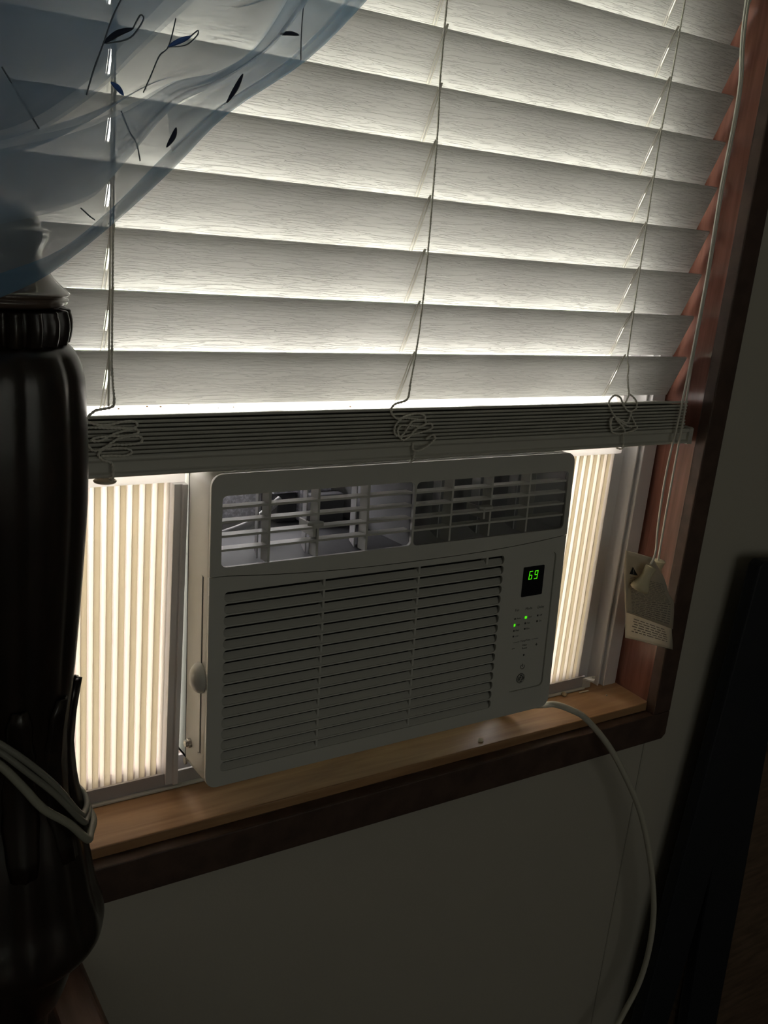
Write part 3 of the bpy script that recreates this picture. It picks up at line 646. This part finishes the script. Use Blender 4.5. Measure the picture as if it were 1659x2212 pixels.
Lk = [(0.4904, 0.1773), (0.4945, 0.156), (0.500, 0.135), (0.506, 0.115), (0.5115, 0.0989), (0.5155, 0.082), (0.5193, 0.0651)]
Rk = [(0.5330, 0.1650), (0.5560, 0.1400), (0.5715, 0.1150), (0.5815, 0.1035), (0.5875, 0.0698), (0.592, 0.055), (0.5955, 0.0415)]
curl = lambda a, b: 0.0035*math.sin(a*3.0+b*1.5) - 0.003*a*a
sub = lambda K: [p for p in smooth_path([(a, TY, b) for a, b in K], 3)]
tg = sheet('warning_tag', sub(Lk), sub(Rk), 10, lambda a, b: curl(a, b)+0.0012, paper)
Lf, Rf = Lk[:5], Rk[:5]
tg2 = sheet('warning_tag', sub(Lf), sub(Rf), 10, lambda a, b: curl(a, b*0.66)-0.0006, paper)
def tagpt(a, b, off):
    K = (len(Lk)-1); t = b*K; i = min(int(t), K-1); f_ = t-i
    l = Vector((*Lk[i],)).lerp(Vector((*Lk[i+1],)), f_); r = Vector((*Rk[i],)).lerp(Vector((*Rk[i+1],)), f_); q = l.lerp(r, a)
    return Vector((q.x, TY+curl(a, b)-off, q.y))
pr = MB(); rnd = random.Random(3)
def dash(a0, a1, b, h, off):
    n_ = 4
    for i in range(n_):
        a, c = a0+(a1-a0)*i/n_, a0+(a1-a0)*(i+1)/n_
        pr.add([tagpt(a, b, off), tagpt(c, b, off), tagpt(c, b+h, off), tagpt(a, b+h, off)], [(0, 1, 2, 3)])
for row in range(25):
    b = 0.24 + row*0.0165
    if b > 0.645: break
    a = 0.12
    while a < 0.9:
        l = rnd.uniform(0.05, 0.14); dash(a, min(a+l, 0.92), b, 0.0062, 0.0016); a += l+0.022
    if rnd.random() < 0.2: continue
for row in range(6):
    b = 0.715 + row*0.034; a = 0.14+rnd.uniform(0, 0.06)
    while a < 0.86:
        l = rnd.uniform(0.05, 0.13); dash(a, min(a+l, 0.88), b, 0.013, -0.0006); a += l+0.025
o = obj('tag_print', pr, paper_ink, bl); 
tri = MB(); tri.add([tagpt(0.10, 0.215, 0.0018), tagpt(0.34, 0.215, 0.0018), tagpt(0.22, 0.14, 0.0018)], [(0, 1, 2)]); obj('warning_triangle', tri, paper_black, bl)
ex = MB(); ex.add([tagpt(0.213, 0.195, 0.0021), tagpt(0.229, 0.195, 0.0021), tagpt(0.232, 0.163, 0.0021), tagpt(0.212, 0.163, 0.0021)], [(0, 1, 2, 3)])
ex.add([tagpt(0.213, 0.208, 0.0021), tagpt(0.229, 0.208, 0.0021), tagpt(0.229, 0.200, 0.0021), tagpt(0.213, 0.200, 0.0021)], [(0, 1, 2, 3)]); obj('exclamation_mark', ex, paper, bl)

# ------------------------------------------------------------------ sheer curtain
cu = tag(empty('sheer_curtain', (-0.19, -0.2, 0.44)), 'sheer blue embroidered curtain swept aside across the upper left of the blind', 'curtain')
HEM = [(0.20, -0.085, 1.12), (0.13, -0.09, 0.82), (0.0625, -0.105, 0.6664), (0.0398, -0.1064, 0.6375), (-0.0102, -0.1242, 0.5924), (-0.0708, -0.1476, 0.5528), (-0.1093, -0.1641, 0.5185), (-0.1466, -0.1813, 0.4881), (-0.1848, -0.2006, 0.4617), (-0.213, -0.215, 0.4498), (-0.2355, -0.215, 0.4394)]
P1 = [(0.13, -0.085, 1.12), (0.06, -0.098, 0.81), (0.0009, -0.1188, 0.6518), (-0.0166, -0.1256, 0.6247), (-0.048, -0.138, 0.5904), (-0.0882, -0.1545, 0.5635), (-0.1164, -0.1669, 0.5472), (-0.1483, -0.182, 0.5134), (-0.1675, -0.1916, 0.4971), (-0.2102, -0.215, 0.4847), (-0.2342, -0.215, 0.4788)]
P2 = [(0.10, -0.085, 1.12), (0.035, -0.10, 0.80), (-0.022, -0.127, 0.6459), (-0.0352, -0.1325, 0.6204), (-0.0586, -0.1421, 0.5883), (-0.0852, -0.1531, 0.5712), (-0.1137, -0.1655, 0.5615), (-0.143, -0.1793, 0.5443), (-0.1754, -0.1957, 0.5298), (-0.2095, -0.215, 0.5192), (-0.233, -0.215, 0.5125)]
P3 = [(0.03, -0.085, 1.12), (-0.03, -0.12, 0.79), (-0.078, -0.149, 0.6312), (-0.0996, -0.1586, 0.6053), (-0.1176, -0.1669, 0.5889), (-0.1405, -0.1779, 0.5677), (-0.157, -0.1861, 0.5518), (-0.178, -0.1971, 0.5357), (-0.1954, -0.2068, 0.525), (-0.2135, -0.215, 0.5177), (-0.233, -0.215, 0.5135)]
TOP = [(-0.22, -0.085, 1.12), (-0.22, -0.13, 0.85), (-0.224, -0.1737, 0.72), (-0.226, -0.182, 0.67), (-0.229, -0.1957, 0.64), (-0.231, -0.2068, 0.62), (-0.233, -0.215, 0.60), (-0.235, -0.215, 0.59), (-0.236, -0.215, 0.58), (-0.238, -0.215, 0.57), (-0.24, -0.215, 0.56)]
def cloth(name, rows, m, amp=0.006, freq=3.0, off=0.0, nv=8, ph=0.0, sub_=4):
    """a draped sheet lofted through the given fold lines"""
    R = [smooth_path(r, sub_) for r in rows]; nu = len(R[0]); mb = MB(); nr = (len(R)-1)*nv+1
    for i in range(nu):
        col = smooth_path([R[k][i] for k in range(len(R))], nv)
        for j, p in enumerate(col):
            u, v = i/(nu-1), j/(nr-1)
            e = min(1, v*5)*1.0
            p = p + Vector((0, -off + amp*e*math.sin(v*freq*6.283+ph+1.1*math.sin(u*4+ph)), amp*0.5*e*math.sin(v*freq*9+ph*2+u*3)))
            mb.v.append(tuple(p))
    for i in range(nu-1):
        for j in range(nr-1): mb.f.append((i*nr+j, (i+1)*nr+j, (i+1)*nr+j+1, i*nr+j+1))
    return obj(name, mb, m, cu, smooth=True)
lerp_row = lambda a, b, t: [tuple(Vector(p).lerp(Vector(q), t)) for p, q in zip(a, b)]
cloth('cloth', [HEM, P1, P2, P3, TOP], voile, 0.004, 2.2, 0.0, ph=0.4)
cloth('fold', [P1, lerp_row(P1, P2, 0.5), P2], voile, 0.002, 1.0, 0.010, ph=1.0)
cloth('fold', [lerp_row(P1, P2, 0.08), lerp_row(P1, P2, 0.5), lerp_row(P1, P2, 0.94)], voile, 0.002, 1.0, 0.016, ph=2.0)
cloth('fold', [P3, lerp_row(P3, TOP, 0.4), TOP], voile, 0.004, 2.0, 0.012, ph=2.2)
cloth('fold', [lerp_row(P3, TOP, 0.03), lerp_row(P3, TOP, 0.4), TOP], voile, 0.004, 1.5, 0.020, ph=0.9)
cloth('fold', [lerp_row(P3, TOP, 0.10), lerp_row(P3, TOP, 0.5), TOP], voile, 0.004, 1.3, 0.027, ph=3.1)
cut = lambda r, a, b: r[a:b]
cloth('fold', [cut(lerp_row(HEM, P1, 0.30), 1, 7), cut(lerp_row(HEM, P1, 0.6), 1, 7), cut(P1, 1, 7)], voile, 0.002, 1.0, 0.006, ph=0.2)
cloth('hem', [HEM, lerp_row(HEM, P1, 0.17), lerp_row(HEM, P1, 0.34)], voile_hem, 0.0006, 1.0, 0.003, nv=4)
def stitch(name, pts, r, m):
    p = smooth_path(pts, 5); k = len(p); rr = r if not isinstance(r, tuple) else [r[0] + (r[1]-r[0])*math.sin(math.pi*i/(k-1)) for i in range(k)]
    mb = MB().tube(p, rr, 6); c0 = sum((Vector(v).y for v in mb.v))/len(mb.v)
    obj(name, mb, m, cu, smooth=True)
L_ = {'l1': ([(-0.1672, -0.2296, 0.5665), (-0.1594, -0.2254, 0.5724), (-0.1509, -0.221, 0.5763)], embro_navy), 'l2': ([(-0.1177, -0.1771, 0.5778), (-0.1097, -0.1734, 0.5823), (-0.1027, -0.1702, 0.586)], embro_blue),
      'l3': ([(-0.0762, -0.1596, 0.5572), (-0.0698, -0.1569, 0.566), (-0.0651, -0.1548, 0.5741)], embro_navy), 'l4': ([(-0.1172, -0.1775, 0.5287), (-0.1128, -0.1754, 0.5346), (-0.111, -0.1746, 0.5393)], embro_navy),
      'l5': ([(-0.0376, -0.1437, 0.6003), (-0.0307, -0.1411, 0.6024), (-0.0228, -0.1382, 0.603)], embro_navy), 'l6': ([(-0.1525, -0.194, 0.5545), (-0.1484, -0.1919, 0.5527), (-0.145, -0.1903, 0.5498)], embro_blue)}
for k, (p, m) in L_.items(): stitch('embroidered_leaf', p, (0.0003, 0.0014), m)
S_ = [[(-0.1556, -0.2234, 0.5905), (-0.1621, -0.2268, 0.5789), (-0.1672, -0.2296, 0.5665), (-0.1723, -0.2323, 0.5546), (-0.1761, -0.2344, 0.5434)], [(-0.113, -0.1747, 0.5922), (-0.1172, -0.1768, 0.5781), (-0.123, -0.1796, 0.5725), (-0.1278, -0.1819, 0.5629), (-0.1328, -0.1844, 0.5532)],
      [(-0.1463, -0.191, 0.5423), (-0.141, -0.1885, 0.5332), (-0.1366, -0.1864, 0.5282), (-0.1341, -0.1853, 0.5199)], [(-0.0195, -0.1362, 0.6303), (-0.0208, -0.1373, 0.6075), (-0.0202, -0.1376, 0.5898)], [(-0.2133, -0.240, 0.5488), (-0.2038, -0.236, 0.5363), (-0.1963, -0.232, 0.5267)],
      [(-0.1509, -0.221, 0.5763), (-0.1469, -0.219, 0.5828), (-0.1452, -0.2182, 0.5811), (-0.1527, -0.222, 0.5718), (-0.1659, -0.2289, 0.5668)], [(-0.1027, -0.1702, 0.586), (-0.0981, -0.1682, 0.5897), (-0.0989, -0.1686, 0.5868), (-0.1065, -0.172, 0.5807), (-0.1177, -0.1771, 0.5778)], [(-0.1696, -0.2029, 0.494), (-0.1642, -0.2002, 0.4903), (-0.1615, -0.1988, 0.4889)]]
for p in S_: stitch('embroidered_stem', p, 0.00035, embro_grey)

# ------------------------------------------------------------------ carved bed post
AX, AY = -0.192, -0.12
bed = tag(empty('bed_post', (AX, AY, FLOOR)), 'dark carved wooden bed post with a turned finial, standing left of the air conditioner', 'bed post')
def dense(prof, n=5):
    P = smooth_path([(r, 0, z) for r, z in prof], n); return [(max(p.x, 0.0005), p.z) for p in P]
body = [(0.0234, -0.80), (0.0234, -0.20), (0.0234, -0.0614), (0.0314, -0.0463), (0.0393, -0.0231), (0.0418, -0.0035), (0.0487, -0.0001), (0.058, 0.0072), (0.0614, 0.0168), (0.060, 0.0305), (0.0556, 0.046), (0.0524, 0.065), (0.0483, 0.0875), (0.0422, 0.1132), (0.0388, 0.1346), (0.0374, 0.1555), (0.0384, 0.1794), (0.0407, 0.1994), (0.0429, 0.2223), (0.0456, 0.2575), (0.0475, 0.2855), (0.0493, 0.3159), (0.0497, 0.3307), (0.0496, 0.3569), (0.0487, 0.3795), (0.0473, 0.3989), (0.0436, 0.4096), (0.0392, 0.4148), (0.0350, 0.4172), (0.030, 0.4176)]
def lobes(a, z, r):
    if 0.17 < z < 0.416:
        k = min(1, (z-0.17)/0.05)*min(1, (0.416-z)/0.006); return r*(1 - 0.085*k*(1-abs(math.cos(5*(a+0.55)))**0.35))
    if 0.01 < z < 0.14:
        k = min(1, (z-0.01)/0.02)*min(1, (0.14-z)/0.02); return r*(1 - 0.05*k*(0.5+0.5*math.cos(14*a)))
    return r
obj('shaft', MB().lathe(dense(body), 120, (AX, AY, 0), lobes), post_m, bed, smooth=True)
ringp = [(0.030, 0.4176), (0.0374, 0.4171), (0.0388, 0.419), (0.0397, 0.4229), (0.0401, 0.427), (0.0399, 0.4309), (0.0390, 0.4345), (0.0379, 0.4366), (0.030, 0.4372)]
obj('fluted_collar', MB().lathe(dense(ringp, 4), 176, (AX, AY, 0), lambda a, z, r: r*(1-0.17*(1-abs(math.sin(9.5*a+0.6))))), post_m, bed, smooth=True)
fin = [(0.030, 0.4373), (0.0354, 0.4386), (0.0372, 0.4400), (0.0378, 0.4418), (0.0368, 0.4432), (0.0384, 0.4448), (0.0376, 0.4462), (0.0356, 0.4477), (0.0294, 0.4537), (0.0262, 0.4586), (0.0242, 0.461), (0.0232, 0.466), (0.0245, 0.4705), (0.0272, 0.4752), (0.0268, 0.477), (0.0277, 0.4785), (0.0255, 0.4805), (0.0234, 0.4812), (0.0224, 0.484), (0.0214, 0.486), (0.0190, 0.489), (0.0150, 0.4915), (0.0070, 0.493), (0.0, 0.4935)]
obj('finial', MB().lathe(dense(fin, 3), 64, (AX, AY, 0)), finial_m, bed, smooth=True)
def rad_at(z):
    for (r0, z0_), (r1, z1_) in zip(body, body[1:]):
        if z0_ <= z <= z1_: return r0+(r1-r0)*(z-z0_)/(z1_-z0_)
    return 0.04
def leaf_mesh(a0):
    mb = MB(); nu, nv = 10, 6
    for i in range(nu+1):
        u = i/nu; z = 0.085 + 0.115*u
        base = rad_at(z)
        out = 0.0006 + 0.0018*max(0, u-0.6)/0.4
        wdt = 0.30*math.sin(math.pi*(0.15+0.75*u))**0.7*(1+0.10*math.sin(u*30))
        for j in range(nv+1):
            v = j/nv*2-1; a = a0 + v*wdt; r = base + out + 0.0022*(1-abs(v)) - 0.0008*abs(v) + 0.0006*math.cos(v*9)
            mb.v.append((AX+r*math.cos(a), AY+r*math.sin(a), z))
    for i in range(nu):
        for j in range(nv): mb.f.append((i*(nv+1)+j, i*(nv+1)+j+1, (i+1)*(nv+1)+j+1, (i+1)*(nv+1)+j))
    return mb
for k in range(9):
    o = obj('carved_leaf', leaf_mesh(math.radians(-12+40*k)), post_m, bed, smooth=True)
    s_ = o.modifiers.new('thickness', 'SOLIDIFY'); s_.thickness = 0.002; s_.offset = -1
# side rail of the bed, running out from the wall under the post
rl = MB().prism([(-0.118, -0.125), (-0.1135, -0.13), (-0.1135, -0.30), (-0.150, -0.30), (-0.150, -0.125)], -1.6, 0.003, 'y')
obj('side_rail', rl, rail_wood, bed, bevel=0.002)
# cable bundle slung round the post
cbl = tag(empty('cable_bundle', (-0.16, -0.17, 0.10)), 'bundle of three grey cables slung round the dark carved bed post', 'cable')
def strand(pts, r, z_end, m):
    R_ = rad_at(z_end)+0.0035+r
    pts = pts + [(AX+R_*math.cos(math.radians(t)), AY+R_*math.sin(math.radians(t)), z_end+dz) for t, dz in ((-32, 0.002), (-12, -0.001), (10, -0.002), (35, 0.0), (65, 0.006), (95, 0.014))]
    obj('strand', MB().tube(smooth_path(pts, 8), r, 10), m, cbl, smooth=True)
strand([(-0.245, -0.118, 0.232), (-0.2380, -0.150, 0.222), (-0.2217, -0.1698, 0.1998), (-0.2079, -0.1758, 0.1901), (-0.193, -0.178, 0.1754), (-0.1764, -0.1759, 0.154), (-0.1602, -0.1685, 0.126)], 0.0021, 0.1075, cable_m)
strand([(-0.246, -0.118, 0.226), (-0.2385, -0.150, 0.214), (-0.2216, -0.1706, 0.1952), (-0.208, -0.1768, 0.1853), (-0.193, -0.179, 0.1688), (-0.1764, -0.1769, 0.1482), (-0.1584, -0.1683, 0.1196)], 0.0021, 0.1020, cable_m)
strand([(-0.247, -0.118, 0.215), (-0.2390, -0.150, 0.205), (-0.2218, -0.1712, 0.188), (-0.2081, -0.1772, 0.1766), (-0.1958, -0.1794, 0.1595), (-0.1879, -0.1794, 0.1467), (-0.1809, -0.1784, 0.1377), (-0.1671, -0.1739, 0.1226), (-0.1537, -0.1651, 0.1020)], 0.0027, 0.0925, cable_pale)

# ------------------------------------------------------------------ power cord of the air conditioner
CORD = [(0.385, 0.085, -0.031), (0.4000, 0.055, -0.0245), (0.4110, 0.030, -0.0150), (0.4168, 0.012, -0.0068), (0.4202, -0.002, -0.0), (0.4335, -0.015, -0.0033), (0.4505, -0.022, -0.0139), (0.4828, -0.03, -0.0479), (0.5137, -0.035, -0.0899), (0.5519, -0.038, -0.1492), (0.5815, -0.04, -0.2129), (0.6082, -0.04, -0.2837), (0.6217, -0.04, -0.3385), (0.625, -0.04, -0.3912), (0.6184, -0.04, -0.4374), (0.6019, -0.04, -0.4723), (0.5845, -0.04, -0.499), (0.5443, -0.04, -0.5303), (0.49, -0.035, -0.56), (0.44, -0.02, -0.62), (0.42, -0.004, -0.70)]
cp_ = MB().tube(smooth_path(CORD, 8), 0.0036, 12)
obj('power_cord', cp_, cordw, ac, smooth=True)

# ------------------------------------------------------------------ dark stand and cabinet at the right
ST = [(0.6984, 0.1449), (0.6856, -0.0265), (0.6672, -0.2673), (0.6505, -0.5275), (0.633, FLOOR), (0.700, FLOOR), (0.7141, -0.5562), (0.7277, -0.4236), (0.7382, -0.3048), (0.7464, -0.4387), (0.7589, -0.5763), (0.780, FLOOR), (0.850, FLOOR), (0.8357, -0.6109), (0.82, -0.3627), (0.8007, -0.1118), (0.785, 0.090), (0.782, 0.136), (0.776, 0.1440), (0.706, 0.1500)]
tag(obj('folding_stand', MB().prism(ST, -0.033, -0.015, 'y'), navy, bevel=0.003), 'dark navy upright stand splitting into two legs, right of the white power cord', 'stand')
tag(obj('wooden_board', MB().box(0.765, 1.22, -0.008, 0.0086, FLOOR, -0.16), brown_cab, bevel=0.002), 'dark brown wooden board leaning flat on the wall behind the navy stand', 'board')

# ------------------------------------------------------------------ crumbs and flakes on the sill
def crumb(x, y, r, m, label, cat='crumb'):
    bm = bmesh.new(); bmesh.ops.create_icosphere(bm, subdivisions=2, radius=r)
    for v in bm.verts: v.co *= 1+random.uniform(-0.12, 0.12); v.co.z *= 0.8
    me = bpy.data.meshes.new('crumb'); bm.to_mesh(me); bm.free(); me.transform(Matrix.Translation((x, y, ZS+r*0.78)))
    tag(place('crumb', me, m), label, cat)
def flake(x, y, pts, label):
    tag(obj('paint_flake', MB().prism([(x+a, y+b) for a, b in pts], ZS+0.0002, ZS+0.0011, 'z'), flake_m), label, 'flake')
crumb(0.4992, 0.0624, 0.0034, crumb_m, 'round tan crumb on the sill beside the air conditioner corner')
crumb(0.5522, 0.0419, 0.0011, flake_m, 'tiny pale speck on the sill toward the right jamb')
flake(0.5322, 0.0607, [(-0.009, -0.001), (0.007, -0.0005), (0.008, 0.0012), (-0.008, 0.0016)], 'thin pale paint flake on the sill near the white bracket')
flake(0.3338, 0.0181, [(-0.005, -0.002), (0.001, -0.004), (0.004, 0.001), (0.0005, 0.004)], 'pale paint flake on the sill edge under the air conditioner')
